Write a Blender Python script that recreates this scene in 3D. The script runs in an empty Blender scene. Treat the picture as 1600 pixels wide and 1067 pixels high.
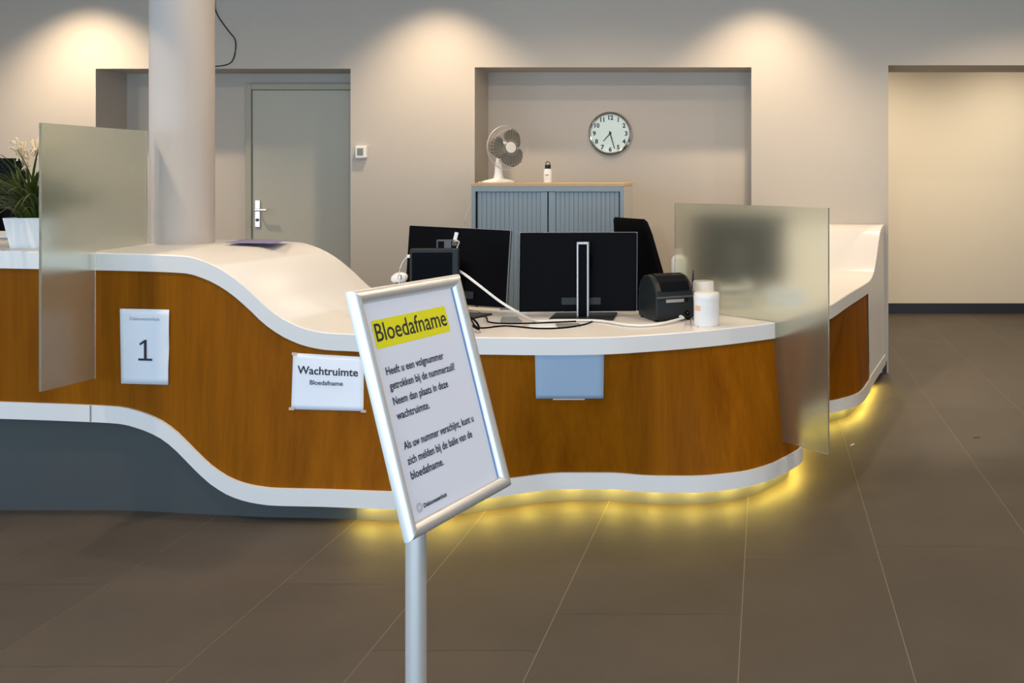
import bpy, bmesh, math, random
import numpy as np
from mathutils import Vector, Matrix, Euler

random.seed(7)
SC = bpy.context.scene
COL = SC.collection
R = math.radians

# ------------------------------------------------------------------ camera
F = 1600.0            # focal length in pixels of the 1600 x 1067 frame
CX, CY = 1197.0, 268.0
EYE = 1.45
cd = bpy.data.cameras.new('camera')
cam = bpy.data.objects.new('camera', cd)
COL.objects.link(cam)
cam.location = (0, 0, EYE)
cam.rotation_euler = (R(90), 0, 0)
cd.sensor_fit = 'HORIZONTAL'
cd.sensor_width = 36.0
cd.lens = 36.0 * F / 1600.0
cd.shift_x = -(CX - 800.0) / 1600.0
cd.shift_y = (CY - 533.5) / 1600.0
cd.clip_start = 0.05
SC.camera = cam

# ------------------------------------------------------------------ world, exposure
SC.view_settings.view_transform = 'Standard'
SC.view_settings.look = 'None'
SC.view_settings.gamma = 1.0
SC.view_settings.use_curve_mapping = False
SC.view_settings.exposure = 0.0
W = bpy.data.worlds.new('daylight')
SC.world = W
W.use_nodes = True
bg = W.node_tree.nodes['Background']
bg.inputs[0].default_value = (0.55, 0.75, 1.0, 1)
bg.inputs[1].default_value = 0.6

# ------------------------------------------------------------------ large lights
def area(name, loc, rot, sx, sy, power, color):
    l = bpy.data.lights.new(name, 'AREA')
    l.shape = 'RECTANGLE'; l.size = sx; l.size_y = sy
    l.energy = power; l.color = color
    o = bpy.data.objects.new(name, l); COL.objects.link(o)
    o.location = loc; o.rotation_euler = rot
    return o

WARM = (1.0, 0.77, 0.52)
DAY = (0.66, 0.83, 1.0)
# daylight through the glazed facade on the left and behind the camera
area('daylight_left', (-6.5, 1.2, 1.45), (R(90), 0, R(-90)), 5.4, 2.5, 90, DAY)
area('daylight_rear', (-0.6, -2.4, 1.45), (R(90), 0, 0), 9.4, 2.5, 285, DAY)

def spot(name, loc, target, power, angle, blend, color=WARM, radius=0.04):
    l = bpy.data.lights.new(name, 'SPOT')
    l.energy = power; l.color = color; l.spot_size = R(angle); l.spot_blend = blend
    l.shadow_soft_size = radius
    o = bpy.data.objects.new(name, l); COL.objects.link(o)
    o.location = loc
    d = Vector(target) - Vector(loc)
    o.rotation_euler = d.to_track_quat('-Z', 'Y').to_euler()
    return o

CEIL = 3.1
WALL_Y = 7.37         # front plane of the back wall
BACK_Y = 7.73         # back plane of its alcoves
DOWNLIGHTS = []       # (x, y) of ceiling downlights, fixtures are built later
for x, pw in ((-4.85, 190), (-2.34, 122), (-0.03, 126)):
    DOWNLIGHTS.append((x, WALL_Y - 0.52, CEIL))
    spot('wall_washer', (x, WALL_Y - 0.52, CEIL - 0.03), (x, WALL_Y - 0.44, 0), pw, 100, 0.75)
DOWNLIGHTS.append((-3.5, 4.15, CEIL))
spot('ceiling_spot', (-3.5, 4.15, CEIL - 0.03), (-3.5, 4.15, 0), 60, 88, 0.12)
for x, y, pw, an in ((-1.6, 4.27, 70, 174), (0.4, 4.27, 70, 174), (2.4, 4.27, 75, 174),
                     (-5.6, 4.27, 64, 174), (-3.3, 3.1, 75, 120), (-1.2, 2.9, 55, 120), (1.3, 2.9, 85, 120),
                     (-1.2, 5.9, 42, 140), (1.9, 6.2, 60, 130)):
    DOWNLIGHTS.append((x, y, CEIL))
    spot('ceiling_spot', (x, y, CEIL - 0.03), (x, y, 0), pw, an, 0.35)
CORR = (1.0, 0.82, 0.58)
for x in (0.95, 2.45):
    DOWNLIGHTS.append((x, 9.55, 2.75))
    spot('corridor_spot', (x, 9.55, 2.72), (x, 9.9, 0), 80, 166, 1.0, CORR)
DOWNLIGHTS.append((1.7, 8.5, 2.75))
spot('corridor_spot', (1.7, 8.5, 2.72), (1.7, 8.7, 0), 122, 160, 0.8, CORR)

# ------------------------------------------------------------------ helpers
def lin(c):
    return c / 12.92 if c <= 0.04045 else ((c + 0.055) / 1.055) ** 2.4
def rgb(r, g, b):
    return (lin(r / 255), lin(g / 255), lin(b / 255), 1)

def at(px, py, d):
    """world point seen at pixel (px, py) at depth d"""
    return Vector(((px - CX) * d / F, d, EYE - (py - CY) * d / F))
def dz(py, z):
    """depth of a point at height z seen on image row py"""
    return F * (EYE - z) / (py - CY)

def mat(name, color, rough=0.5, metal=0.0, spec=0.5, emit=None, strength=0.0, noise=None, bump=None, coat=0.0):
    m = bpy.data.materials.new(name); m.use_nodes = True
    nt = m.node_tree; b = nt.nodes['Principled BSDF']
    b.inputs['Base Color'].default_value = color
    b.inputs['Roughness'].default_value = rough
    b.inputs['Metallic'].default_value = metal
    b.inputs['Specular IOR Level'].default_value = spec
    b.inputs['Coat Weight'].default_value = coat
    if emit:
        b.inputs['Emission Color'].default_value = emit
        b.inputs['Emission Strength'].default_value = strength
    if noise or bump:
        tc = nt.nodes.new('ShaderNodeTexCoord')
    if noise:
        sc, amt = noise
        n = nt.nodes.new('ShaderNodeTexNoise'); n.inputs['Scale'].default_value = sc
        n.inputs['Detail'].default_value = 4
        nt.links.new(tc.outputs['Object'], n.inputs['Vector'])
        mx = nt.nodes.new('ShaderNodeMix'); mx.data_type = 'RGBA'
        mx.inputs[6].default_value = tuple(c * (1 - amt) for c in color[:3]) + (1,)
        mx.inputs[7].default_value = tuple(min(1, c * (1 + amt)) for c in color[:3]) + (1,)
        nt.links.new(n.outputs['Fac'], mx.inputs[0])
        nt.links.new(mx.outputs[2], b.inputs['Base Color'])
    if bump:
        sc, st = bump
        n2 = nt.nodes.new('ShaderNodeTexNoise'); n2.inputs['Scale'].default_value = sc
        nt.links.new(tc.outputs['Object'], n2.inputs['Vector'])
        bp = nt.nodes.new('ShaderNodeBump'); bp.inputs['Strength'].default_value = st
        bp.inputs['Distance'].default_value = 0.004
        nt.links.new(n2.outputs['Fac'], bp.inputs['Height'])
        nt.links.new(bp.outputs['Normal'], b.inputs['Normal'])
    return m

def wood_mat():
    m = bpy.data.materials.new('cherry_veneer'); m.use_nodes = True
    nt = m.node_tree; b = nt.nodes['Principled BSDF']
    tc = nt.nodes.new('ShaderNodeTexCoord')
    def layer(scale, detail):
        mp = nt.nodes.new('ShaderNodeMapping'); mp.inputs['Scale'].default_value = scale
        nt.links.new(tc.outputs['Object'], mp.inputs['Vector'])
        n = nt.nodes.new('ShaderNodeTexNoise'); n.inputs['Scale'].default_value = 1
        n.inputs['Detail'].default_value = detail; n.inputs['Roughness'].default_value = 0.6
        nt.links.new(mp.outputs[0], n.inputs['Vector'])
        return n
    n1 = layer((9, 9, 0.5), 5); n2 = layer((70, 70, 2.0), 4)
    ad = nt.nodes.new('ShaderNodeMath'); ad.operation = 'MULTIPLY_ADD'
    nt.links.new(n2.outputs['Fac'], ad.inputs[0]); ad.inputs[1].default_value = 0.4
    nt.links.new(n1.outputs['Fac'], ad.inputs[2])
    cr = nt.nodes.new('ShaderNodeValToRGB')
    e = cr.color_ramp.elements
    e[0].position = 0.45; e[0].color = (0.165, 0.050, 0.0010, 1)
    e[1].position = 0.98; e[1].color = (0.30, 0.100, 0.003, 1)
    x = e.new(0.72); x.color = (0.235, 0.075, 0.002, 1)
    nt.links.new(ad.outputs[0], cr.inputs[0])
    nt.links.new(cr.outputs[0], b.inputs['Base Color'])
    b.inputs['Roughness'].default_value = 0.5
    b.inputs['Specular IOR Level'].default_value = 0.05
    return m

def frosted_mat():
    m = bpy.data.materials.new('frosted_glass'); m.use_nodes = True
    nt = m.node_tree; b = nt.nodes['Principled BSDF']
    b.inputs['Base Color'].default_value = (0.84, 0.89, 0.80, 1)
    b.inputs['Roughness'].default_value = 0.27
    b.inputs['Transmission Weight'].default_value = 1.0
    b.inputs['IOR'].default_value = 1.3
    d = nt.nodes.new('ShaderNodeBsdfDiffuse'); d.inputs[0].default_value = (0.50, 0.51, 0.43, 1)
    t = nt.nodes.new('ShaderNodeBsdfTranslucent'); t.inputs[0].default_value = (0.62, 0.64, 0.54, 1)
    a = nt.nodes.new('ShaderNodeMixShader'); a.inputs[0].default_value = 0.5
    nt.links.new(d.outputs[0], a.inputs[1]); nt.links.new(t.outputs[0], a.inputs[2])
    x = nt.nodes.new('ShaderNodeMixShader'); x.inputs[0].default_value = 0.10
    nt.links.new(b.outputs[0], x.inputs[1]); nt.links.new(a.outputs[0], x.inputs[2])
    nt.links.new(x.outputs[0], nt.nodes['Material Output'].inputs[0])
    return m

def floor_mat():
    m = bpy.data.materials.new('stone_tile'); m.use_nodes = True
    nt = m.node_tree; b = nt.nodes['Principled BSDF']
    at_ = nt.nodes.new('ShaderNodeAttribute'); at_.attribute_name = 'tint'
    tc = nt.nodes.new('ShaderNodeTexCoord')
    n = nt.nodes.new('ShaderNodeTexNoise'); n.inputs['Scale'].default_value = 2.2; n.inputs['Detail'].default_value = 9
    n.inputs['Roughness'].default_value = 0.62
    nt.links.new(tc.outputs['Object'], n.inputs['Vector'])
    n3 = nt.nodes.new('ShaderNodeTexNoise'); n3.inputs['Scale'].default_value = 190; n3.inputs['Detail'].default_value = 2
    nt.links.new(tc.outputs['Object'], n3.inputs['Vector'])
    s = nt.nodes.new('ShaderNodeMath'); s.operation = 'MULTIPLY_ADD'
    nt.links.new(n3.outputs['Fac'], s.inputs[0]); s.inputs[1].default_value = 0.35
    nt.links.new(n.outputs['Fac'], s.inputs[2])
    s2 = nt.nodes.new('ShaderNodeMath'); s2.operation = 'MULTIPLY_ADD'
    nt.links.new(at_.outputs['Fac'], s2.inputs[0]); s2.inputs[1].default_value = 0.22
    nt.links.new(s.outputs[0], s2.inputs[2])
    cr = nt.nodes.new('ShaderNodeValToRGB')
    e = cr.color_ramp.elements
    e[0].position = 0.4; e[0].color = (0.044, 0.035, 0.0265, 1)
    e[1].position = 1.05; e[1].color = (0.072, 0.057, 0.043, 1)
    nt.links.new(s2.outputs[0], cr.inputs[0]); nt.links.new(cr.outputs[0], b.inputs['Base Color'])
    b.inputs['Roughness'].default_value = 0.58
    bp = nt.nodes.new('ShaderNodeBump'); bp.inputs['Strength'].default_value = 0.15; bp.inputs['Distance'].default_value = 0.002
    nt.links.new(n3.outputs['Fac'], bp.inputs['Height']); nt.links.new(bp.outputs[0], b.inputs['Normal'])
    return m

M = {}
M['wall'] = mat('wall_paint', (0.52, 0.475, 0.42, 1), 0.75, noise=(1.3, 0.015), bump=(160, 0.06))
M['corridor'] = mat('corridor_paint', (0.70, 0.64, 0.54, 1), 0.7, noise=(1.3, 0.015))
M['ceiling'] = mat('ceiling_paint', (0.60, 0.60, 0.60, 1), 0.8)
M['black_base'] = mat('black_skirting', (0.012, 0.013, 0.02, 1), 0.4)
M['floor'] = floor_mat()
M['grout'] = mat('grout', (0.24, 0.20, 0.15, 1), 0.8)
M['white_solid'] = mat('white_solid_surface', (0.74, 0.73, 0.72, 1), 0.34, spec=0.4, noise=(3, 0.015))
M['wood'] = wood_mat()
M['plinth'] = mat('grey_plinth_laminate', (0.060, 0.068, 0.070, 1), 0.5, spec=0.3, noise=(5, 0.04))
M['toe_kick'] = mat('lit_toe_kick', (0.105, 0.105, 0.10, 1), 0.55, noise=(4, 0.06))
M['led'] = mat('yellow_led', (1, .8, .2, 1), 0.5, emit=(1.0, 0.74, 0.12, 1), strength=38)
def led_nodes():
    nt = M['led'].node_tree
    a = nt.nodes.new('ShaderNodeAttribute'); a.attribute_name = 'glow'
    k = nt.nodes.new('ShaderNodeMath'); k.operation = 'MULTIPLY'; k.inputs[1].default_value = LED_POWER
    nt.links.new(a.outputs['Fac'], k.inputs[0]); nt.links.new(k.outputs[0], nt.nodes['Principled BSDF'].inputs['Emission Strength'])
LED_POWER = 44.0
led_nodes()
M['glass'] = frosted_mat()
M['paper'] = mat('paper', (0.74, 0.80, 0.90, 1), 0.7, bump=(9, 0.25))
M['paper_shaded'] = mat('shaded_paper', (0.33, 0.46, 0.62, 1), 0.7, bump=(9, 0.25))  # white paper with the shade under the worktop edge put into its colour
M['paper_cream'] = mat('cream_paper', (0.72, 0.64, 0.50, 1), 0.7)
M['paper_grey'] = mat('grey_card', (0.22, 0.24, 0.25, 1), 0.6)
M['tape'] = mat('clear_tape', (0.52, 0.36, 0.24, 1), 0.25)
M['ink'] = mat('black_ink', (0.012, 0.012, 0.03, 1), 0.6)
M['greyink'] = mat('grey_ink', (0.25, 0.27, 0.33, 1), 0.6)
M['yellow'] = mat('yellow_highlight', (0.85, 0.78, 0.0, 1), 0.6)
M['blue'] = mat('blue_reflection', (0.09, 0.30, 0.72, 1), 0.5)
M['alu'] = mat('satin_aluminium', (0.74, 0.73, 0.71, 1), 0.38, metal=0.55)
M['poster'] = mat('poster_paper', (0.80, 0.82, 0.92, 1), 0.5)
M['black'] = mat('black_plastic', (0.0018, 0.0018, 0.003, 1), 0.45, spec=0.05)
M['black_gloss'] = mat('black_gloss', (0.003, 0.003, 0.005, 1), 0.08, spec=0.35)
M['screen'] = mat('dark_screen', (0.001, 0.001, 0.002, 1), 0.3, spec=0.04)
M['charcoal'] = mat('charcoal_plastic', (0.014, 0.018, 0.020, 1), 0.42, spec=0.25)
M['dark_grey'] = mat('dark_grey_plastic', (0.06, 0.06, 0.065, 1), 0.4)
M['silver'] = mat('silver_plastic', (0.42, 0.42, 0.43, 1), 0.35, metal=0.6)
M['chrome'] = mat('chrome', (0.75, 0.76, 0.78, 1), 0.14, metal=1.0)
M['white_pl'] = mat('white_plastic', (0.80, 0.79, 0.78, 1), 0.35)
M['white_cable'] = mat('white_cable', (0.78, 0.77, 0.75, 1), 0.4)
M['grille'] = mat('fan_grille', (0.50, 0.48, 0.44, 1), 0.4)
M['fan_blade'] = mat('fan_blade_grey', (0.13, 0.125, 0.11, 1), 0.4)
M['cab'] = mat('blue_grey_metal', (0.25, 0.32, 0.38, 1), 0.45)
M['cab_side'] = mat('light_grey_metal', (0.48, 0.47, 0.46, 1), 0.5)
M['cab_top'] = mat('beech_top', (0.55, 0.38, 0.21, 1), 0.5, noise=(30, 0.1))
M['door'] = mat('door_paint', (0.42, 0.41, 0.345, 1), 0.42)
M['door_frame'] = mat('door_frame_paint', (0.36, 0.35, 0.28, 1), 0.45)
M['column'] = mat('column_paint', (0.47, 0.44, 0.42, 1), 0.6, bump=(90, 0.12))
M['clock_face'] = mat('clock_face', (0.70, 0.82, 0.77, 1), 0.3)
M['fabric'] = mat('black_fabric', (0.004, 0.004, 0.005, 1), 0.8, spec=0.06, bump=(300, 0.3))
M['leaf'] = mat('leaf_green', (0.060, 0.085, 0.012, 1), 0.5, noise=(14, 0.5))
M['flower'] = mat('cream_plume', (0.66, 0.56, 0.40, 1), 0.7, noise=(20, 0.2))
M['soil'] = mat('soil', (0.02, 0.014, 0.01, 1), 0.9)
M['purple'] = mat('lilac_print', (0.26, 0.23, 0.42, 1), 0.5)
M['pink_white'] = mat('pinkish_plastic', (0.74, 0.58, 0.55, 1), 0.35)
M['pen'] = mat('dark_blue_pen', (0.015, 0.015, 0.08, 1), 0.3)
M['orange'] = mat('orange_print', (0.75, 0.40, 0.18, 1), 0.5)
M['clear'] = mat('clear_plastic', (0.72, 0.70, 0.66, 1), 0.15)
M['lens'] = mat('lamp_lens', (1, .9, .7, 1), 0.4, emit=(1, .85, .6, 1), strength=6)
M['lcd'] = mat('lcd_grey', (0.20, 0.22, 0.17, 1), 0.25)

class MB:
    """collects shapes, then links them as one mesh object"""
    def __init__(self, xf=None):
        self.v = []; self.f = []; self.s = []; self.xf = xf
    def _add(self, vs, fs, smooth=False, xf=None):
        o = len(self.v)
        for p in vs:
            p = Vector(p)
            if xf is not None: p = xf @ p
            if self.xf is not None: p = self.xf @ p
            self.v.append(p)
        for f in fs:
            self.f.append([i + o for i in f]); self.s.append(smooth)
        return self
    def box(self, lo, hi, xf=None):
        x0, y0, z0 = lo; x1, y1, z1 = hi
        vs = [(x0,y0,z0),(x1,y0,z0),(x1,y1,z0),(x0,y1,z0),(x0,y0,z1),(x1,y0,z1),(x1,y1,z1),(x0,y1,z1)]
        return self._add(vs, [(0,3,2,1),(4,5,6,7),(0,1,5,4),(1,2,6,5),(2,3,7,6),(3,0,4,7)], False, xf)
    def loft(self, rings, closed=True, caps=True, smooth=True, loop=False):
        n = len(rings[0]); vs = [p for r in rings for p in r]; fs = []
        m = len(rings)
        for i in range(m if loop else m - 1):
            a, b = i * n, ((i + 1) % m) * n
            for j in range(n if closed else n - 1):
                k = (j + 1) % n
                fs.append((a + j, a + k, b + k, b + j))
        self._add(vs, fs, smooth)
        if caps and closed and not loop:
            self._add(rings[0], [tuple(range(n))[::-1]]); self._add(rings[-1], [tuple(range(n))])
        return self
    def lathe(self, prof, n=32, xf=None, caps=True):
        """prof: list of (r, z) about local z"""
        rings = []
        for r, z in prof:
            rings.append([Vector((max(r, 1e-5) * math.cos(2*math.pi*j/n), max(r, 1e-5) * math.sin(2*math.pi*j/n), z)) for j in range(n)])
        if xf is not None: rings = [[xf @ p for p in r] for r in rings]
        return self.loft(rings, True, caps)
    def cyl(self, p0, p1, r0, r1=None, n=20):
        p0, p1 = Vector(p0), Vector(p1); r1 = r0 if r1 is None else r1
        q = (p1 - p0).to_track_quat('Z', 'Y').to_matrix().to_4x4()
        L = (p1 - p0).length
        return self.lathe([(r0, 0), (r1, L)], n, Matrix.Translation(p0) @ q)
    def tube(self, pts, r, n=8, smooth_pts=6):
        pts = catmull([Vector(p) for p in pts], smooth_pts) if smooth_pts else [Vector(p) for p in pts]
        rings = []; up = Vector((0, 0, 1))
        for i, p in enumerate(pts):
            t = (pts[min(i+1, len(pts)-1)] - pts[max(i-1, 0)]).normalized()
            u = up - t * up.dot(t)
            if u.length < 0.15: u = Vector((1, 0, 0)) - t * t.x
            u.normalize(); w = t.cross(u)
            rings.append([p + (u * math.cos(2*math.pi*j/n) + w * math.sin(2*math.pi*j/n)) * r for j in range(n)])
        return self.loft(rings)
    def ring(self, R_, r, xf=None, n=40, k=6):
        rings = []
        for i in range(n):
            a = 2*math.pi*i/n
            rr = []
            for j in range(k):
                b = 2*math.pi*j/k
                p = Vector(((R_ + r*math.cos(b))*math.cos(a), (R_ + r*math.cos(b))*math.sin(a), r*math.sin(b)))
                rr.append(xf @ p if xf is not None else p)
            rings.append(rr)
        return self.loft(rings, True, False, True, loop=True)
    def prism(self, poly, h, xf=None, z0=0.0):
        """2-D polygon in local xy extruded along z from z0 to z0+h"""
        n = len(poly)
        vs = [(x, y, z0) for x, y in poly] + [(x, y, z0 + h) for x, y in poly]
        fs = [tuple(range(n))[::-1], tuple(range(n, 2*n))] + [(i, (i+1) % n, n + (i+1) % n, n + i) for i in range(n)]
        return self._add(vs, fs, False, xf)
    def grid(self, pts, smooth=True, thick=None):
        """pts[i][j] world points, a sheet"""
        n = len(pts[0]); vs = [p for r in pts for p in r]; fs = []
        for i in range(len(pts) - 1):
            for j in range(n - 1):
                fs.append((i*n + j, i*n + j + 1, (i+1)*n + j + 1, (i+1)*n + j))
        return self._add(vs, fs, smooth)
    def build(self, name, m, parent=None, world=False, bevel=0.0, seg=2, solid=0.0, auto=True):
        vs = self.v
        org = Vector((0, 0, 0))
        if parent is not None and world:
            inv = full(parent).inverted(); vs = [inv @ p for p in vs]
        if parent is None:
            xs = [p.x for p in vs]; ys = [p.y for p in vs]; zs = [p.z for p in vs]
            org = Vector(((min(xs)+max(xs))/2, (min(ys)+max(ys))/2, min(zs)))
            vs = [p - org for p in vs]
        me = bpy.data.meshes.new(name)
        me.from_pydata([tuple(p) for p in vs], [], self.f)
        me.polygons.foreach_set('use_smooth', self.s)
        bm = bmesh.new(); bm.from_mesh(me)
        bmesh.ops.remove_doubles(bm, verts=bm.verts, dist=1e-6)
        bmesh.ops.recalc_face_normals(bm, faces=bm.faces)
        if auto:
            for e in bm.edges:
                if len(e.link_faces) == 2 and e.calc_face_angle(0) > R(38): e.smooth = False
        bm.to_mesh(me); bm.free()
        me.materials.append(m)
        o = bpy.data.objects.new(name, me); COL.objects.link(o)
        o.location = org
        if parent is not None: o.parent = parent
        if solid:
            md = o.modifiers.new('solid', 'SOLIDIFY'); md.thickness = solid; md.offset = 0
        if bevel:
            md = o.modifiers.new('bevel', 'BEVEL'); md.width = bevel; md.segments = seg
            md.limit_method = 'ANGLE'; md.angle_limit = R(35)
        return o

def full(o):
    m = o.matrix_basis.copy()
    while o.parent is not None:
        o = o.parent; m = o.matrix_basis @ m
    return m

def catmull(p, sub):
    out = []
    for i in range(len(p) - 1):
        a = p[i-1] if i else p[0] + (p[0] - p[1]); b, c = p[i], p[i+1]
        d = p[i+2] if i + 2 < len(p) else p[-1] + (p[-1] - p[-2])
        for k in range(sub):
            t = k / sub
            out.append(0.5 * ((2*b) + (c - a)*t + (2*a - 5*b + 4*c - d)*t*t + (3*b - a - 3*c + d)*t**3))
    out.append(p[-1].copy())
    return out

def tag(o, label, cat, group=None):
    o['label'] = label; o['category'] = cat
    if group: o['group'] = group
    return o
def thing(name, label, cat, loc, rotz=0.0, group=None):
    o = bpy.data.objects.new(name, None); COL.objects.link(o)
    o.empty_display_size = 0.1
    o.location = loc; o.rotation_euler = (0, 0, rotz)
    return tag(o, label, cat, group)
def struct(o, label=None):
    o['kind'] = 'structure'
    if label: o['label'] = label
    return o

def text_mesh(body, size, align='LEFT', bold=0.0, sx=1.0):
    """verts and faces of a line of lettering, baseline at y=0"""
    c = bpy.data.curves.new('lettering', 'FONT')
    c.body = body; c.size = size; c.align_x = align; c.offset = bold; c.resolution_u = 3
    o = bpy.data.objects.new('lettering', c); COL.objects.link(o)
    bpy.context.view_layer.update()
    me = bpy.data.meshes.new_from_object(o)
    vs = [(v.co.x * sx, v.co.y) for v in me.vertices]
    fs = [tuple(p.vertices) for p in me.polygons]
    bpy.data.objects.remove(o); bpy.data.curves.remove(c); bpy.data.meshes.remove(me)
    return vs, fs

# ------------------------------------------------------------------ room shell
X_L, X_R, Y_B = -6.6, 4.6, -2.5
def floor():
    slab = MB().box((X_L, Y_B, -0.10), (X_R, 10.6, -0.0012)).build('floor', M['grout'])
    struct(slab, 'brown-grey stone tile floor')
    xs = [-1.198, -0.690, -0.080, 0.425]
    pat = [0.508, 0.610, 0.505]
    i = 0
    while xs[0] > X_L: xs.insert(0, xs[0] - (0.505, 0.610, 0.508)[i % 3]); i += 1
    i = 0
    while xs[-1] < X_R: xs.append(xs[-1] + (0.61, 0.508, 0.505)[i % 3]); i += 1
    me = bpy.data.meshes.new('floor_tiles')
    vs, fs, tint = [], [], []
    g = 0.0016
    offs = {}
    for k in range(len(xs) - 1):
        off = random.choice((0.0, 0.3, 0.6))
        xm = (xs[k] + xs[k+1]) / 2
        if abs(xm + 0.385) < .1 : off = 3.353 % 1.2
        if abs(xm - 0.17) < .1 : off = 3.854 % 1.2
        if abs(xm - 0.72) < .1 : off = 5.167 % 1.2
        if abs(xm + 0.94) < .1 : off = 3.10 % 1.2
        y = Y_B + (off - Y_B) % 1.2 - 1.2
        while y < 10.6:
            a, b = max(y, Y_B), min(y + 1.2, 10.6)
            if b - a > .02:
                o = len(vs)
                vs += [(xs[k]+g, a+g*.4, 0), (xs[k+1]-g, a+g*.4, 0), (xs[k+1]-g, b-g*.4, 0), (xs[k]+g, b-g*.4, 0)]
                fs.append((o, o+1, o+2, o+3)); tint.append(random.random())
            y += 1.2
    me.from_pydata(vs, [], fs)
    a = me.attributes.new('tint', 'FLOAT', 'FACE'); a.data.foreach_set('value', tint)
    me.materials.append(M['floor'])
    o = bpy.data.objects.new('floor_tiles', me); COL.objects.link(o); o.parent = slab
    o.matrix_parent_inverse = slab.matrix_basis.inverted()
    o['kind'] = 'structure'
floor()

ALC = (-4.825, -2.991, 2.19)       # door alcove x0, x1, height
NIC = (-2.097, -0.106, 2.20)       # niche
COR = (0.880, 3.60, 2.215)         # corridor opening
def walls():
    b = MB(); y0, y1, y2 = WALL_Y, BACK_Y, 7.89
    b.box((X_L, y0, 0), (ALC[0], y1, CEIL)).box((ALC[0], y0, ALC[2]), (ALC[1], y1, CEIL))
    b.box((ALC[1], y0, 0), (NIC[0], y1, CEIL)).box((NIC[0], y0, NIC[2]), (NIC[1], y1, CEIL))
    b.box((NIC[1], y0, 0), (COR[0], y2, CEIL)).box((COR[0], y0, COR[2]), (COR[1], y2, CEIL))
    b.box((COR[1], y0, 0), (X_R, y2, CEIL))
    b.box((X_L, y1, 0), (NIC[1], y2, CEIL))
    struct(b.build('wall_back', M['wall']), 'white wall with two alcoves and a corridor opening')
    # left wall with glazed opening, rear wall with glazed opening
    b = MB()
    b.box((X_L-.2, Y_B, 0), (X_L, -1.6, CEIL)).box((X_L-.2, 4.0, 0), (X_L, 10.6, CEIL))
    b.box((X_L-.2, -1.6, 2.75), (X_L, 4.0, CEIL)).box((X_L-.2, -1.6, 0), (X_L, 4.0, 0.12))
    struct(b.build('wall_left', M['wall']))
    b = MB()
    b.box((X_L-.2, Y_B-.2, 0), (-5.5, Y_B, CEIL)).box((4.2, Y_B-.2, 0), (X_R+.2, Y_B, CEIL))
    b.box((-5.5, Y_B-.2, 2.75), (4.2, Y_B, CEIL)).box((-5.5, Y_B-.2, 0), (4.2, Y_B, 0.12))
    struct(b.build('wall_rear', M['wall']))
    struct(MB().box((X_R, Y_B, 0), (X_R+.2, 10.6, CEIL)).build('wall_right', M['wall']))
    struct(MB().box((X_L-.2, Y_B-.2, CEIL), (X_R+.2, 7.89, CEIL+.15)).build('ceiling', M['ceiling']))
    # corridor
    struct(MB().box((-0.3, 10.46, 0), (X_R, 10.6, CEIL)).build('wall_corridor', M['corridor']), 'cream corridor wall seen through the opening')
    struct(MB().box((-0.4, 7.89, 0), (-0.3, 10.6, CEIL)).build('wall_corridor_end', M['corridor']))
    struct(MB().box((-0.3, 7.89, 2.75), (X_R, 10.46, 2.85)).build('ceiling_corridor', M['ceiling']))
    struct(MB().box((-0.3, 10.445, 0), (X_R, 10.46, 0.105)).build('baseboard_corridor', M['black_base']))
    bb = MB().box((0.838, WALL_Y-.008, 0), (COR[0]-.012, WALL_Y, 0.085))
    struct(bb.build('baseboard_back', M['black_base']))
    # window frames
    for n, (p0, p1, ax) in enumerate((((X_L-.12, -1.6), (X_L-.06, 4.0), 1), ((-5.5, Y_B-.12), (4.2, Y_B-.06), 0)), 1):
        w = MB()
        L0, L1 = (p0[ax], p1[ax])
        k = 4
        for i in range(k + 1):
            c = L0 + (L1 - L0) * i / k
            c = min(max(c, L0 + .03), L1 - .03)
            lo = [p0[0], p0[1], .12]; hi = [p1[0], p1[1], 2.75]
            lo[ax] = c - .03; hi[ax] = c + .03
            w.box(lo, hi)
        w.box((p0[0], p0[1], .12), (p1[0], p1[1], .18)); w.box((p0[0], p0[1], 2.69), (p1[0], p1[1], 2.75))
        struct(w.build('window_%d' % n, M['dark_grey']))
walls()

# round column standing through the counter
def column():
    b = MB().lathe([(0.138, 0), (0.138, CEIL)], 64, Matrix.Translation((-2.793, 4.90, 0)))
    o = struct(b.build('column', M['column']), 'round white column rising through the counter')
    # narrow cable strip up the front
    p = at(258.5, 382, 4.765)
    MB().box((p.x-.0045, 4.768, 1.115), (p.x+.0045, 4.81, EYE + (CY-288)*4.77/F)).build('cable_strip', M['cab_side'], o, world=True)
column()

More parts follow.
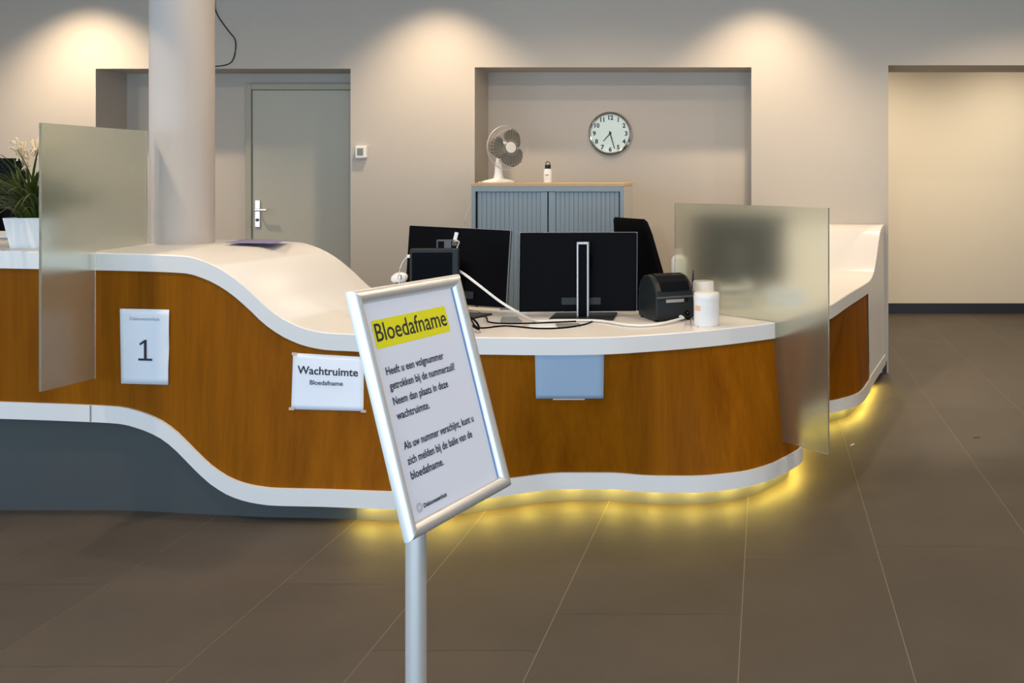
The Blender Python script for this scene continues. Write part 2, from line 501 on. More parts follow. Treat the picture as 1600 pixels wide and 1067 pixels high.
# ------------------------------------------------------------------ door in the alcove
def door():
    s = F / BACK_Y
    def X(px): return (px - CX) / s
    def Z(py): return EYE - (py - CY) / s
    x0, x1, xf = X(397), X(571), X(388)
    ztop = Z(141); zf = Z(131)
    loc = ((x0 + x1)/2, BACK_Y, 0)
    e = bpy.data.objects.new('door_1', None); COL.objects.link(e); e.location = loc
    struct(e, 'plain grey-green door in the left alcove')
    f = MB()
    f.box((xf, BACK_Y-.045, 0), (x0, BACK_Y-.001, zf)).box((x1, BACK_Y-.045, 0), (ALC[1]-.001, BACK_Y-.001, zf))
    f.box((x0, BACK_Y-.045, ztop), (x1, BACK_Y-.001, zf))
    f.build('door_frame', M['door_frame'], e, world=True, bevel=.004)
    leaf = MB().box((x0+.003, BACK_Y-.032, .008), (x1-.003, BACK_Y-.002, ztop-.003)).build('door_leaf', M['door'], e, world=True, bevel=.002)
    h = at(400, 328, BACK_Y - .034)
    y = BACK_Y - .034
    MB().box((h.x-.006, y-.008, h.z-.13), (h.x+.034, y+.003, h.z+.075)).build('handle_plate', M['chrome'], e, world=True, bevel=.004)
    MB().tube([(h.x+.014, y, h.z), (h.x+.014, y-.05, h.z), (h.x+.03, y-.055, h.z), (h.x+.105, y-.055, h.z)], .0095, 10, 4).build('door_handle', M['chrome'], e, world=True)
    MB().cyl((h.x+.014, y-.006, h.z-.075), (h.x+.014, y-.014, h.z-.075), .012).build('lock_cylinder', M['dark_grey'], e, world=True)
door()

# ------------------------------------------------------------------ reception counter
def interp(xs, ys, x):
    """monotone-ish cubic through measured points"""
    i = max(0, min(len(xs) - 2, int(np.searchsorted(xs, x)) - 1))
    h = xs[i+1] - xs[i]; t = (x - xs[i]) / h
    def sl(k):
        if k <= 0: return (ys[1]-ys[0])/(xs[1]-xs[0])
        if k >= len(xs)-1: return (ys[-1]-ys[-2])/(xs[-1]-xs[-2])
        a = (ys[k]-ys[k-1])/(xs[k]-xs[k-1]); b = (ys[k+1]-ys[k])/(xs[k+1]-xs[k])
        if a*b <= 0: return 0.0
        return 2*a*b/(a+b)
    m0, m1 = sl(i)*h, sl(i+1)*h
    t2, t3 = t*t, t*t*t
    return (2*t3-3*t2+1)*ys[i] + (t3-2*t2+t)*m0 + (-2*t3+3*t2)*ys[i+1] + (t3-t2)*m1

# worktop front edge: image column -> image row, scale (pixels per metre)
TPX = [-190, 153, 231, 292, 324, 356, 388, 420, 451, 483, 515, 547, 640, 743, 860, 939, 1017, 1096, 1155, 1207]
TPY = [388, 394.8, 396.7, 399.5, 408.5, 425, 450, 480, 501, 513.7, 519.4, 520.7, 523, 525, 527.5, 526.5, 522, 516, 510, 503.5]
TS = [371]*12 + [371.5, 370, 371.5, 370, 364, 355.5, 347, 338]
# wood panel's lower edge (top of the white band)
BPX = [-190, 153, 191, 223, 255, 280, 306, 335, 366, 398, 430, 500, 570, 640, 720, 804, 882, 950, 1025, 1077, 1152, 1209, 1246]
BPY = [621, 632.5, 635, 643, 657, 676, 702, 729, 748, 757.6, 761.7, 763.5, 766, 768, 757, 745.5, 737.6, 737.6, 742.5, 742.9, 736.9, 722, 701]
BS = [369.5, 369.5, 370, 371, 372, 373, 374, 375, 376, 377, 377.5, 378.5, 380.5, 382, 374.5, 365, 359, 359, 362.8, 363, 358.5, 347, 331]

ST = []   # stations: (T, B) world points of the face's upper and lower edges
px = -190.0
while px <= 1207.01:
    ts = interp(TPX, TS, px); T = at(px, interp(TPX, TPY, px), F / ts)
    bs = interp(BPX, BS, px); B = at(px, interp(BPX, BPY, px), F / bs)
    if px >= 440: B.z += (0.142 - B.z) * min(1, (px - 440) / 160)
    if px >= 540: T.z += (0.752 - T.z) * min(1, (px - 540) / 200)
    ST.append((T, B)); px += 1397.0 / 110
N_FRONT = len(ST)
ZB = 0.142
anch = [ST[-1],
        (Vector((0.10, 4.86, .752)), Vector((0.105, 4.74, ZB))),
        (Vector((0.165, 5.00, .752)), Vector((0.158, 4.86, ZB))),
        (Vector((0.225, 5.12, .752)), Vector((0.165, 5.03, ZB))),
        (Vector((0.28, 5.24, .752)), Vector((0.155, 5.28, ZB))),
        (Vector((0.335, 5.38, .752)), Vector((0.185, 5.60, ZB))),
        (Vector((0.40, 5.62, .752)), Vector((0.29, 5.80, ZB))),
        (Vector((0.48, 5.92, .752)), Vector((0.42, 5.90, ZB))),
        (Vector((0.56, 6.20, .752)), Vector((0.55, 6.08, ZB))),
        (Vector((0.642, 6.50, .752)), Vector((0.645, 6.44, ZB)))]
ct = catmull([a[0] for a in anch], 6); cb = catmull([a[1] for a in anch], 6)
for a, b in list(zip(ct, cb))[1:]: ST.append((a, b))
N_WOOD = len(ST)
ramp_d = [6.5, 6.62, 6.75, 6.86, 6.98, 7.09, 7.18, 7.26, 7.355]
ramp_z = [.752, .759, .788, .854, .953, 1.033, 1.06, 1.069, 1.07]
for i in range(1, 33):
    d = 6.5 + (7.355 - 6.5) * i / 32
    x = .642 + (d - 6.5) * .235
    z = interp(ramp_d, ramp_z, d)
    ST.append((Vector((x, d, z)), Vector((x + .003, d - .02, ZB))))
NS = len(ST)

CORNER = Vector((-0.42, 5.18, 0))
def inner(i):
    T = ST[i][0]
    if i < N_FRONT:
        k = min(1.0, max(0.0, (T.x + 0.75) / 0.55))
        k = k*k*(3-2*k)
        p = Vector((T.x + 0.10, T.y + 0.82, T.z))
        return p.lerp(Vector((CORNER.x, CORNER.y, T.z)), k)
    p = Vector((T.x - 0.78, T.y + .03, T.z))
    k = min(1.0, max(0.0, (T.y - 5.3) / 0.5))
    return Vector((CORNER.x, CORNER.y, T.z)).lerp(p, k)

def tang(i, w):
    a = ST[max(0, i-1)][w]; b = ST[min(NS-1, i+1)][w]
    t = Vector((b.x - a.x, b.y - a.y, 0)); t.normalize(); return t
def outn(i, w):
    t = tang(i, w); return Vector((t.y, -t.x, 0))      # outward, away from the staff side

def slope(i):
    a = ST[max(0, i-1)][0]; b = ST[min(NS-1, i+1)][0]
    h = math.hypot(b.x-a.x, b.y-a.y)
    return abs(b.z - a.z) / max(h, 1e-4)
EDGE = .073
def edge_t(i): return EDGE * math.sqrt(1 + (slope(i)*.55)**2)
def bandz(i):
    a = ST[max(0, i-1)][1]; b = ST[min(NS-1, i+1)][1]
    sl = abs(b.z-a.z)/max(1e-4, math.hypot(b.x-a.x, b.y-a.y))
    return .071 * math.sqrt(1 + (sl*.55)**2)

def face_pt(i, z):
    """a point of the wood face at station i and height z"""
    T, B = ST[i]
    t = min(1.0, (z - B.z) / (T.z - EDGE - B.z))
    p = B.lerp(T, t); p.z = z
    return p
def face_y(x, z):
    """depth of the front face at x, z (front part only)"""
    best = None
    for i in range(N_FRONT - 1):
        a, b = face_pt(i, z), face_pt(i+1, z)
        if a.x <= x <= b.x:
            return a.y + (b.y - a.y) * (x - a.x) / max(b.x - a.x, 1e-6)
    return face_pt(0, z).y

def counter():
    C = thing('reception_counter', 'long wave-shaped reception counter, cherry wood front with white worktop and white bottom band', 'counter', (-1.4, 4.5, 0))
    # worktop: edge strip + slab, one loft
    rings = []
    for i in range(NS):
        T = ST[i][0]; n = outn(i, 0); et = edge_t(i); I = inner(i)
        o = T + n * .010
        tin = T - n * .03
        if i >= N_WOOD: et = .05
        rings.append([Vector((o.x, o.y, T.z - .004)), Vector((o.x - n.x*.004, o.y - n.y*.004, T.z)),
                      Vector((I.x, I.y, I.z)), Vector((I.x, I.y, I.z - .035)),
                      Vector((tin.x, tin.y, T.z - .035)), Vector((tin.x, tin.y, T.z - et)), Vector((o.x, o.y, T.z - et))])
    b = MB(); b.loft(rings, True, True, True)
    top = b.build('worktop', M['white_solid'], C, world=True)
    # wood face
    g = []
    for i in range(N_WOOD):
        T, B = ST[i]; zt = T.z - edge_t(i) + .003
        col = []
        for k in range(7):
            z = B.z - .003 + (zt - B.z + .003) * k / 6
            col.append(face_pt(i, z))
        g.append(col)
    MB().grid(g).build('front_panel', M['wood'], C, world=True)
    # white end of the return that rises to the wall
    g = []
    for i in range(N_WOOD - 1, NS):
        T, B = ST[i]
        n = outn(i, 0)
        g.append([face_pt(i, B.z - .07 + (T.z - .04 - B.z + .07) * k / 6) + n*.006 for k in range(7)])
    e = MB().grid(g)
    e.build('end_panel', M['white_solid'], C, world=True)
    # rounded lower corner of the wood at the end: white fillet
    i0 = N_WOOD - 1
    # white bottom band
    rings = []
    for i in range(NS):
        T, B = ST[i]; n = outn(i, 1); h = bandz(i)
        o = B + n * .012; q = B - n * .06
        rings.append([Vector((o.x, o.y, B.z)), Vector((q.x, q.y, B.z)), Vector((q.x, q.y, B.z - h)), Vector((o.x, o.y, B.z - h))])
    MB().loft(rings, True, True, True).build('bottom_band', M['white_solid'], C, world=True)
    # recessed plinth: the stretch behind the LED strip is coloured paler to look lit
    g, g2 = [], []
    for i in range(NS):
        B = ST[i][1]; n = outn(i, 1); q = B - n * .055; zt = B.z - bandz(i) + .004
        row = [Vector((q.x, q.y, 0.0)), Vector((q.x, q.y, zt))]
        if q.x < -1.71: g.append(row)
        else:
            if not g2: g.append(row)
            g2.append(row)
    MB().grid(g).build('plinth', M['plinth'], C, world=True)
    MB().grid(g2).build('toe_kick', M['toe_kick'], C, world=True)
    # LED modules tucked under the band
    rings, glow = [], []
    for i in range(NS):
        T, B = ST[i]; n = outn(i, 1)
        p = B - n * .022
        if p.x < -1.72: continue
        if B.y > 7.0: break
        z = B.z - bandz(i) - .0005
        q = [p + n*.006, p - n*.006]
        rings.append([Vector((q[0].x, q[0].y, z)), Vector((q[1].x, q[1].y, z)), Vector((q[1].x, q[1].y, z - .004)), Vector((q[0].x, q[0].y, z - .004))])
        glow.append(2.8 if i % 5 == 0 else 0.8)
    led = MB(); led.loft(rings, True, True, False)
    o = led.build('led_strip', M['led'], C, world=True)
    at_ = o.data.attributes.new('glow', 'FLOAT', 'POINT')
    at_.data.foreach_set('value', [glow[min(k // 4, len(glow)-1)] for k in range(len(o.data.vertices))])
    # staff-side back panel under the high part, and end cap to the left
    g = []
    for i in range(0, N_FRONT):
        I = inner(i)
        if I.x > -1.55: break
        g.append([Vector((I.x - .004, I.y - .03, 0.0)), Vector((I.x - .004, I.y - .03, I.z - .034))])
    MB().grid(g, True).build('back_panel', M['cab_side'], C, world=True, solid=.018)
    # inner modesty panel below the low desk
    g = []
    for i in range(0, NS):
        T, B = ST[i]; n = outn(i, 0)
        p = T - n * .16; q = B - n*.16
        p = p if i < N_WOOD else p
        g.append([Vector((p.x, p.y, 0.0)), Vector((p.x, p.y, T.z - .034))])
    # joint line at the glass pane: narrow dark seam in white edge and band
    for i in range(N_FRONT-1):
        if ST[i][0].x <= -2.815 < ST[i+1][0].x: break
    T, B = ST[i]
    s = MB(); s2 = MB()
    s.box((T.x-.002, T.y-.0115, T.z-EDGE+.001), (T.x+.002, T.y-.009, T.z-.004))
    s2.box((T.x-.003, B.y-.0135, B.z-.07), (T.x+.003, B.y-.011, B.z-.001))
    s.build('joint_seam', M['paper_grey'], C, world=True)
    s2.build('joint_seam', M['paper_grey'], C, world=True)
counter()

# ------------------------------------------------------------------ frosted glass screens
def pane(name, label, P0, P1, poly):
    """poly in (u along P0->P1 in metres, z)"""
    d = Vector((P1[0]-P0[0], P1[1]-P0[1], 0)); L = d.length; d.normalize()
    n = Vector((d.y, -d.x, 0))
    xf = Matrix(((d.x, 0, n.x, P0[0]), (d.y, 0, n.y, P0[1]), (0, 1, 0, 0), (0, 0, 0, 1)))
    o = MB().prism(poly, .010, xf, -.005).build(name, M['glass'], bevel=.0012)
    return tag(o, label, 'glass screen')
# right screen
P0 = Vector((-.4625, 5.21, 0)); P1 = Vector((.277, 4.52, 0)); L = (P1-P0).length
um = (Vector((.0305, 4.735, 0)) - P0).length - .004
pane('glass_screen', 'frosted glass screen on the low right end of the desk, beside the white tubs', P0, P1,
     [(0, .754), (um, .754), (um, .213), (L, .201), (L, 1.29), (0, 1.29)])
P0 = Vector((-2.861, 4.73, 0)); P1 = Vector((-2.786, 3.93, 0)); L = (P1-P0).length
um = 4.73 - 4.300
pane('glass_screen', 'frosted glass screen on the high left part of the counter, between potted plant and column', P0, P1,
     [(0, 1.116), (um, 1.116), (um, .582), (L, .605), (L, 1.637), (0, 1.637)])

# ------------------------------------------------------------------ papers on the counter front
def sheet(name, label, corners, group=None, lift=.003, curl=None, m='paper'):
    """corners TL, TR, BR, BL in pixels; the sheet follows the wood face"""
    def surf(u, v, l=lift):
        a = Vector(corners[0]).lerp(Vector(corners[1]), u); b = Vector(corners[3]).lerp(Vector(corners[2]), u)
        q = a.lerp(b, v)
        d = 4.31
        for _ in range(4):
            p = at(q.x, q.y, d); d = face_y(p.x, p.z)
        p = at(q.x, q.y, d)
        bow = .004 * math.sin(u * math.pi) * math.sin(v * 5) if curl is None else curl(u, v)
        p.y -= l + max(0, bow)
        return p
    n = 12
    g = [[surf(i/n, j/n) for j in range(n+1)] for i in range(n+1)]
    o = MB().grid(g).build(name, M[m], solid=.0006)
    tag(o, label, 'notice', group)
    return o, surf
def letter(o, surf, name, body, u, v, w, h, align='LEFT', bold=0.0, m='ink', W_=.21, H_=.297):
    """one line of lettering mapped on the sheet; h = cap size in metres"""
    vs, fs = text_mesh(body, h, align, bold)
    b = MB(); b._add([surf(u + x / W_, v - y / H_, .0046) for x, y in vs], fs)
    return b.build(name, M[m], o, world=True, auto=False)

o, s = sheet('paper_notice', 'white portrait sheet with a large number 1 taped on the wood front',
             [(188, 482), (266, 483.5), (264, 601), (190, 599)], curl=lambda u, v: .010*max(0, u-.6)*(abs(math.sin(v*6))) + .03*max(0, u+(1-v)-1.6)**2)
one = [(-.040, 0), (.040, 0), (.040, .010), (.0075, .010), (.0075, .098), (-.004, .098), (-.034, .080), (-.030, .071), (-.0075, .083), (-.0075, .010), (-.040, .010)]
b = MB(); b._add([s(.515 + x*.76 / .21, .685 - y*.84 / .297, .0055) for x, y in one], [tuple(range(len(one)))])
b.build('number', M['ink'], o, world=True, auto=False)
letter(o, s, 'header_text', 'Diakonessenhuis', .5, .15, 0, .019, 'CENTER', m='greyink')

o, s = sheet('paper_notice', 'white landscape sheet reading Wachtruimte Bloedafname, taped at its corners',
             [(458.5, 551), (569, 557.5), (568.5, 642), (455.5, 639)])
letter(o, s, 'heading_text', 'Wachtruimte', .5, .36, 0, .0465, 'CENTER', .0009, W_=.298, H_=.232)
letter(o, s, 'subheading_text', 'Bloedafname', .48, .545, 0, .027, 'CENTER', .0004, W_=.298, H_=.232)
for (u, v) in ((-.015, -.01), (.955, -.01), (-.03, .965), (.965, .975)):
    q = [(u, v), (u+.075, v), (u+.075, v+.05), (u, v+.05)]
    b = MB(); b._add([s(x, y, .0055) for x, y in q], [(0, 1, 2, 3)])
    b.build('tape', M['tape'], o, world=True)

o, s = sheet('paper_notice', 'blank white landscape sheet, tinted as if shaded, hanging below the low worktop edge',
             [(836, 550), (944, 549.5), (943.5, 622), (838, 622)], curl=lambda u, v: .006*v, m='paper_shaded')
b = MB(); b._add([s(.25, .985, .0012), s(.72, .985, .0012), s(.72, 1.03, .0012), s(.25, 1.03, .0012)], [(0, 1, 2, 3)])
b.build('tape', M['pink_white'], o, world=True)

# ------------------------------------------------------------------ sign stand in the foreground
def sign():
    TL = Vector((-.777, 1.901, EYE - .2234))
    ex = Vector((.2716, .9624, -.0075)).normalized()
    ey = Vector((-.2768, .0352, .9603)); ey = (ey - ex*ex.dot(ey)).normalized()
    en = ex.cross(ey)                       # out of the poster
    W_, H_ = .358, .470
    S = thing('sign_stand', 'free-standing aluminium sign on a post, reading Bloedafname on yellow', 'sign', (-.706, 2.065, 0))
    org = TL - ey * H_
    xf = Matrix(((ex.x, ey.x, en.x, org.x), (ex.y, ey.y, en.y, org.y), (ex.z, ey.z, en.z, org.z), (0, 0, 0, 1)))
    # snap frame: rounded profile, four mitred sides
    fw = .027
    prof = [(0, -.006), (0, .004), (.003, .0105), (.009, .014), (.016, .0135), (.023, .009), (fw, .003), (fw, -.006)]
    def side(p, q, ux, uy):
        """corner p->q along the outer edge; (ux,uy) inward"""
        dx, dy = (q[0]-p[0]), (q[1]-p[1]); l = math.hypot(dx, dy); dx /= l; dy /= l
        r0 = [xf @ Vector((p[0] + ux*a + dx*a, p[1] + uy*a + dy*a, h)) for a, h in prof]
        r1 = [xf @ Vector((q[0] + ux*a - dx*a, q[1] + uy*a - dy*a, h)) for a, h in prof]
        return MB().loft([r0, r1])
    for p, q, ux, uy in (((0, 0), (W_, 0), 0, 1), ((W_, H_), (0, H_), 0, -1), ((0, H_), (0, 0), 1, 0), ((W_, 0), (W_, H_), -1, 0)):
        side(p, q, ux, uy).build('frame_rail', M['alu'], S, world=True)
    MB().box((.003, .003, -.008), (W_-.003, H_-.003, -.003), xf).build('back_board', M['dark_grey'], S, world=True)
    po = MB().box((.012, .012, -.003), (W_-.012, H_-.012, .0005), xf).build('poster', M['poster'], S, world=True)
    def strip(name, x0, y0, x1, y1, z, m):
        MB()._add([xf @ Vector(p) for p in ((x0, y0, z), (x1, y0, z), (x1, y1, z), (x0, y1, z))], [(0, 1, 2, 3)]).build(name, M[m], po, world=True)
    iw, ih = W_ - 2*fw, H_ - 2*fw
    strip('reflection_strip', W_-fw-.0065, fw, W_-fw-.0025, H_-fw, .0012, 'blue')  # daylight reflection in the frame groove, painted as a blue strip
    strip('yellow_highlight', .043, .353, .286, .408, .0010, 'yellow')
    def line(name, body, x, y, size, width=None, m='ink', bold=0.0003):
        vs, fs = text_mesh(body, size, 'LEFT', bold)
        w = max(v[0] for v in vs) - min(v[0] for v in vs)
        k = width / w if width else 1.0
        x0 = min(v[0] for v in vs)
        MB()._add([xf @ Vector((x + (a - x0)*k, y + c, .0016)) for a, c in vs], fs).build(name, M[m], po, world=True, auto=False)
    line('heading_text', 'Bloedafname', .048, .367, .050, .232)
    for body, y, w in (('Heeft u een volgnummer', .3015, .188), ('getrokken bij de nummerzuil?', .273, .217),
                       ('Neem dan plaats in deze', .2435, .180), ('wachtruimte.', .2155, .104),
                       ('Als uw nummer verschijnt, kunt u', .158, .238), ('zich melden bij de balie van de', .129, .220),
                       ('bloedafname.', .1015, .105)):
        line('body_text', body, .052, y, .0215, w)
    line('logo_text', 'Diakonessenhuis', .068, .043, .0115, .075)
    lg = MB()
    for r_ in (.0075, .0045):
        n = 24
        lg._add([xf @ Vector((.055 + (r_+k)*math.cos(2*math.pi*j/n), .0475 + (r_+k)*1.05*math.sin(2*math.pi*j/n), .0016)) for k in (0, .0009) for j in range(n)],
                [(j, (j+1) % n, n + (j+1) % n, n + j) for j in range(n)])
    lg.build('logo_mark', M['greyink'], po, world=True)
    # post, tilting bracket, foot
    px_, py_ = -.706, 2.065
    b = MB(); rr = []
    for z in (0.008, 1.01):
        rr.append([Vector((px_ + .0205*math.cos(2*math.pi*j/32), py_ + .0205*math.sin(2*math.pi*j/32), z)) for j in range(32)])
    b.loft(rr).build('post', M['alu'], S, world=True)
    c = xf @ Vector((W_/2, H_/2, -.008))
    MB().box((-.022, -.022, -.010), (.022, .022, .022), Matrix.Translation((px_+.010, py_, 1.0))).build('tilt_bracket', M['dark_grey'], S, world=True, bevel=.004)
    MB().lathe([(.165, 0), (.165, .004), (.155, .008), (.03, .010)], 48, Matrix.Translation((px_, py_, 0))).build('base_plate', M['alu'], S, world=True)
sign()

DESK = .752
# ------------------------------------------------------------------ monitors
def monitor(label, px0, px1, py0, py1, s0, s1, roll=0.0, h=.36, stand=True, group='computer monitors seen from behind', column_px=None, zbase=DESK, slim=False):
    a = at(px0, py0, F/s0); b = at(px1, py1, F/s1)
    w = math.hypot(b.x-a.x, b.y-a.y); yaw = math.atan2(b.y-a.y, b.x-a.x)
    ztop = (a.z + b.z)/2; mid = (a + b)/2
    t = thing('monitor', label, 'monitor', (mid.x, mid.y, zbase), yaw, group)
    R_ = Matrix.Translation((0, 0, ztop - h/2 - zbase)) @ Matrix.Rotation(roll, 4, 'Y') @ Matrix.Rotation(R(-4), 4, 'X')
    # we see the back (-y side); the screen faces +y
    MB().box((-w/2, -.008, -h/2), (w/2, .020, h/2), R_).build('housing', M['black'], t, bevel=.005)
    MB().box((-w/2-.0012, -.001, -h/2-.001), (w/2+.0012, .010, h/2+.0012), R_).build('silver_rim', M['silver'], t, bevel=.0006)
    MB().box((-w/2+.012, .0200, -h/2+.016), (w/2-.012, .0210, h/2-.012), R_).build('screen', M['screen'], t)
    MB().box((-w*.14, -.022, -h*.42), (w*.20, -.006, -h*.32), R_).build('port_strip', M['charcoal'], t, bevel=.004)
    cx = (0.0 if column_px is None else column_px)
    hz = ztop - h*.12 - zbase if column_px is not None else ztop - h*.45 - zbase
    MB().box((cx-.022, -.078, .012), (cx+.022, -.044, hz)).build('stand_column', M['black'], t, bevel=.004)
    e = MB()
    for sx in (-1, 1): e.box((cx + sx*.024-.004, -.080, .012), (cx + sx*.024+.004, -.044, hz))
    e.box((cx-.028, -.080, hz-.006), (cx+.028, -.044, hz+.004))
    e.build('column_trim', M['silver'], t, bevel=.001)
    MB().box((cx-.035, -.048, hz*.72-.03), (cx+.035, -.026, hz*.72+.04)).build('tilt_mount', M['black'], t, bevel=.004)
    MB().box((cx-.15, -.14, 0), (cx+.15, .075, .012)).build('stand_base', M['charcoal'], t, bevel=.004)
    return t
monitor('left black monitor seen from behind, just behind the small black display', 637, 794, 352, 360.5, 318, 330, R(1.4), h=.365)
monitor('right black monitor with a silver-edged stand column, seen from behind beside the label printer', 812, 995, 364, 362.5, 326, 324, 0, h=.378, column_px=.03)
monitor('dark monitor seen blurred through the right frosted glass screen', 1084, 1228, 336, 334, 262, 268, 0, h=.41)
t = thing('monitor', 'black monitor on the high counter at the left edge, behind the potted plant', 'monitor', at(-12, 372, 4.93).to_tuple()[:2] + (1.114,), R(4))
MB().box((-.16, -.012, .05), (.145, .02, .40)).build('housing', M['black'], t, bevel=.006)
MB().box((-.15, .0201, .065), (.135, .021, .39)).build('screen', M['screen'], t)
MB().box((-.03, -.05, .01), (.03, -.013, .2)).build('stand_column', M['black'], t, bevel=.004)
MB().box((-.12, -.1, 0), (.12, .08, .012)).build('stand_base', M['dark_grey'], t, bevel=.004)

# ------------------------------------------------------------------ small display with bracket
def display():
    s = 348.0; d = F / s
    a = at(641, 388, d); b = at(717, 388, d)
    cx = (a.x + b.x)/2; w = b.x - a.x; zt = a.z - DESK; h = .175
    t = thing('customer_display', 'small black rounded display in front of the left monitor, above the sign', 'display', (cx, d, DESK), R(3))
    MB().box((-w/2, -.010, zt-h), (w/2, .018, zt)).build('housing', M['charcoal'], t, bevel=.010, seg=3)
    MB().box((-w/2+.012, -.0115, zt-h+.014), (w/2-.028, -.009, zt-.018)).build('screen', M['screen'], t, bevel=.0008)
    MB().box((-.02, .018, .01), (.02, .040, zt-.03)).build('stand_post', M['black'], t, bevel=.003)
    MB().lathe([(.085, 0), (.085, .008), (.03, .014)], 32, Matrix.Translation((0, .01, 0))).build('stand_base', M['black'], t)
    br = MB()
    x0 = (682-679)/s
    br.box((x0, -.002, zt), (x0+.006, .02, zt+.036)).box((x0, -.002, zt+.031), (x0+.085, .02, zt+.038)).box((x0+.034, -.004, zt), (x0+.066, .018, zt+.034)).box((x0+.066, .004, zt+.01), (x0+.09, .016, zt+.03))
    br.build('clamp_bracket', M['dark_grey'], t, bevel=.0015)
    MB().box((-.008, -.005, 0), (.008, .005, .036), Matrix.Translation((x0+.080, .005, zt+.036)) @ Matrix.Rotation(R(14), 4, 'Y')).build('usb_stick', M['white_pl'], t, bevel=.002)
    MB().tube([(x0+.075, .005, zt+.03), (x0+.09, -.01, zt+.035), (x0+.10, 0, zt+.028), (x0+.092, .01, zt+.012), (x0+.085, .01, zt-.01)], .003).build('wire_tangle', M['paper_cream'], t)
    # white plug at its left with a thin lead
    MB().box((-w/2-.012, -.006, zt-.042), (-w/2+.002, .006, zt-.028)).build('side_plug', M['white_pl'], t, bevel=.002)
    MB().tube([(-w/2-.010, 0, zt-.036), (-w/2-.03, 0, zt-.06), (-w/2-.045, 0, zt-.10), (-w/2-.046, .0, zt-.17), (-w/2-.05, .03, .03), (-w/2-.05, .08, .004)], .0022).build('side_cable', M['white_cable'], t)
display()

# handset on a small cradle left of the display
def phone():
    d = F / 336; p = at(624, 434, d)
    t = thing('desk_phone', 'silver-white rounded phone handset peeking out left of the small black display', 'phone', (p.x, d, DESK), R(-20))
    h = p.z - DESK
    MB().box((-.035, -.05, 0), (.035, .06, .02)).build('base', M['dark_grey'], t, bevel=.006)
    MB().box((-.016, -.016, .02), (.016, .016, h-.012)).build('cradle_post', M['dark_grey'], t, bevel=.005)
    b = MB()
    prof = []
    for k in range(9):
        a = math.pi * k / 8
        prof.append((.026*math.sin(a), -.045*math.cos(a)))
    b.lathe(prof, 24, Matrix.Translation((0, 0, h)) @ Matrix.Rotation(R(78), 4, 'Y'))
    b.build('handset', M['white_pl'], t)
    MB().box((.012, -.029, -.004), (.030, -.018, .016), Matrix.Translation((0, 0, h))).build('metal_clip', M['chrome'], t, bevel=.003)
phone()

# ------------------------------------------------------------------ label printer
def printer():
    s = 334.0; d = F / s
    c = at(1040, 500, d)
    t = thing('label_printer', 'black glossy-topped label printer on the desk beside the white tubs', 'printer', (c.x - .01, d + .09, DESK), R(28))
    # body profile in (y forward = -y, z), extruded along x
    prof = [(-.105, .006), (-.120, .03), (-.118, .105), (-.112, .118), (-.095, .118), (.10, .118), (.112, .10), (.118, .05), (.105, .006)]
    w = .096
    def ext(b, pr, w0, w1):
        r = [[Vector((x, y, z)) for y, z in pr] for x in (w0, w1)]
        b.loft(r, True, True, False)
    b = MB(); ext(b, prof, -w, w); b.build('body', M['charcoal'], t, bevel=.008, seg=3)
    lid = [(-.116, .112), (-.110, .142), (-.085, .178), (-.045, .202), (.0, .210), (.05, .203), (.09, .175), (.112, .135), (.114, .112)]
    b = MB(); ext(b, lid, -w+.002, w-.002); b.build('lid', M['charcoal'], t, bevel=.008, seg=3)
    win = [(-.1175, .140), (-.0885, .1815), (-.046, .2065), (.0, .2145), (.05, .2075), (.047, .2035), (.0, .2105), (-.045, .2025), (-.085, .1785), (-.112, .142)]
    b = MB(); ext(b, win, -w+.030, w-.018); b.build('lid_window', M['black_gloss'], t, bevel=.0015)
    MB().box((-w+.004, -.126, .108), (w-.004, -.105, .118)).build('front_ledge', M['dark_grey'], t, bevel=.002)
    MB().box((-.045, -.1215, .088), (.045, -.116, .103)).build('label_slot', M['silver'], t, bevel=.001)
    MB().box((.046, -.1215, .086), (.066, -.115, .105)).build('button_recess', M['black_gloss'], t, bevel=.002)
    MB().cyl((.060, -.119, .035), (.060, -.125, .035), .011).build('feed_button', M['black'], t)
    MB().cyl((.060, -.124, .035), (.060, -.126, .037), .003).build('status_light', M['chrome'], t)
    for x in (-.08, .08):
        for y in (-.09, .09): MB().cyl((x, y, 0), (x, y, .012), .010).build('rubber_foot', M['black'], t)
    MB().cyl((.028, -.112, .020), (.030, -.145, .016), .0085, .007).build('cable_plug', M['white_cable'], t)
    return t
PR = printer()

# ------------------------------------------------------------------ tubs and pen
def tub(label, px, s, r, h, lidr, lidh, m, lm, wrap=False):
    d = F / s; p = at(px, 300, d)
    t = thing('plastic_tub', label, 'tub', (p.x, d, DESK), R(20), 'white plastic tubs')
    MB().lathe([(r*.93, 0), (r, .008), (r, h-.014), (r*.99, h-.006), (r*.93, h)], 40).build('body', M[m], t)
    MB().lathe([(r*1.02, h-.028), (r*1.03, h-.022), (r*1.03, h-.006), (r*.97, h+.004), (lidr, h+.006), (lidr, h+lidh*.8), (lidr*.93, h+lidh), (lidr*.2, h+lidh)], 40).build('lid', M[lm], t)
    if wrap:
        b = MB()
        for k, (z0, z1) in enumerate(((.088, .093), (.080, .085), (.072, .077))):
            g = []
            for j in range(8):
                a = R(190 + 5*j)
                g.append([Vector(((r+.0006)*math.cos(a), (r+.0006)*math.sin(a), z)) for z in (z0, z1)])
            b.grid(g)
        b.build('label_print', M['orange'], t)
    return t
tub('white plastic tub with flat white rim, nearest the glass screen', 1104, 344, .0575, .145, .040, .006, 'white_pl', 'white_pl', True)
tub('pinkish white tub with tall round translucent lid, half hidden behind the front tub', 1099, 322, .055, .122, .052, .046, 'pink_white', 'clear')
cp = at(1082, 470, F/318)
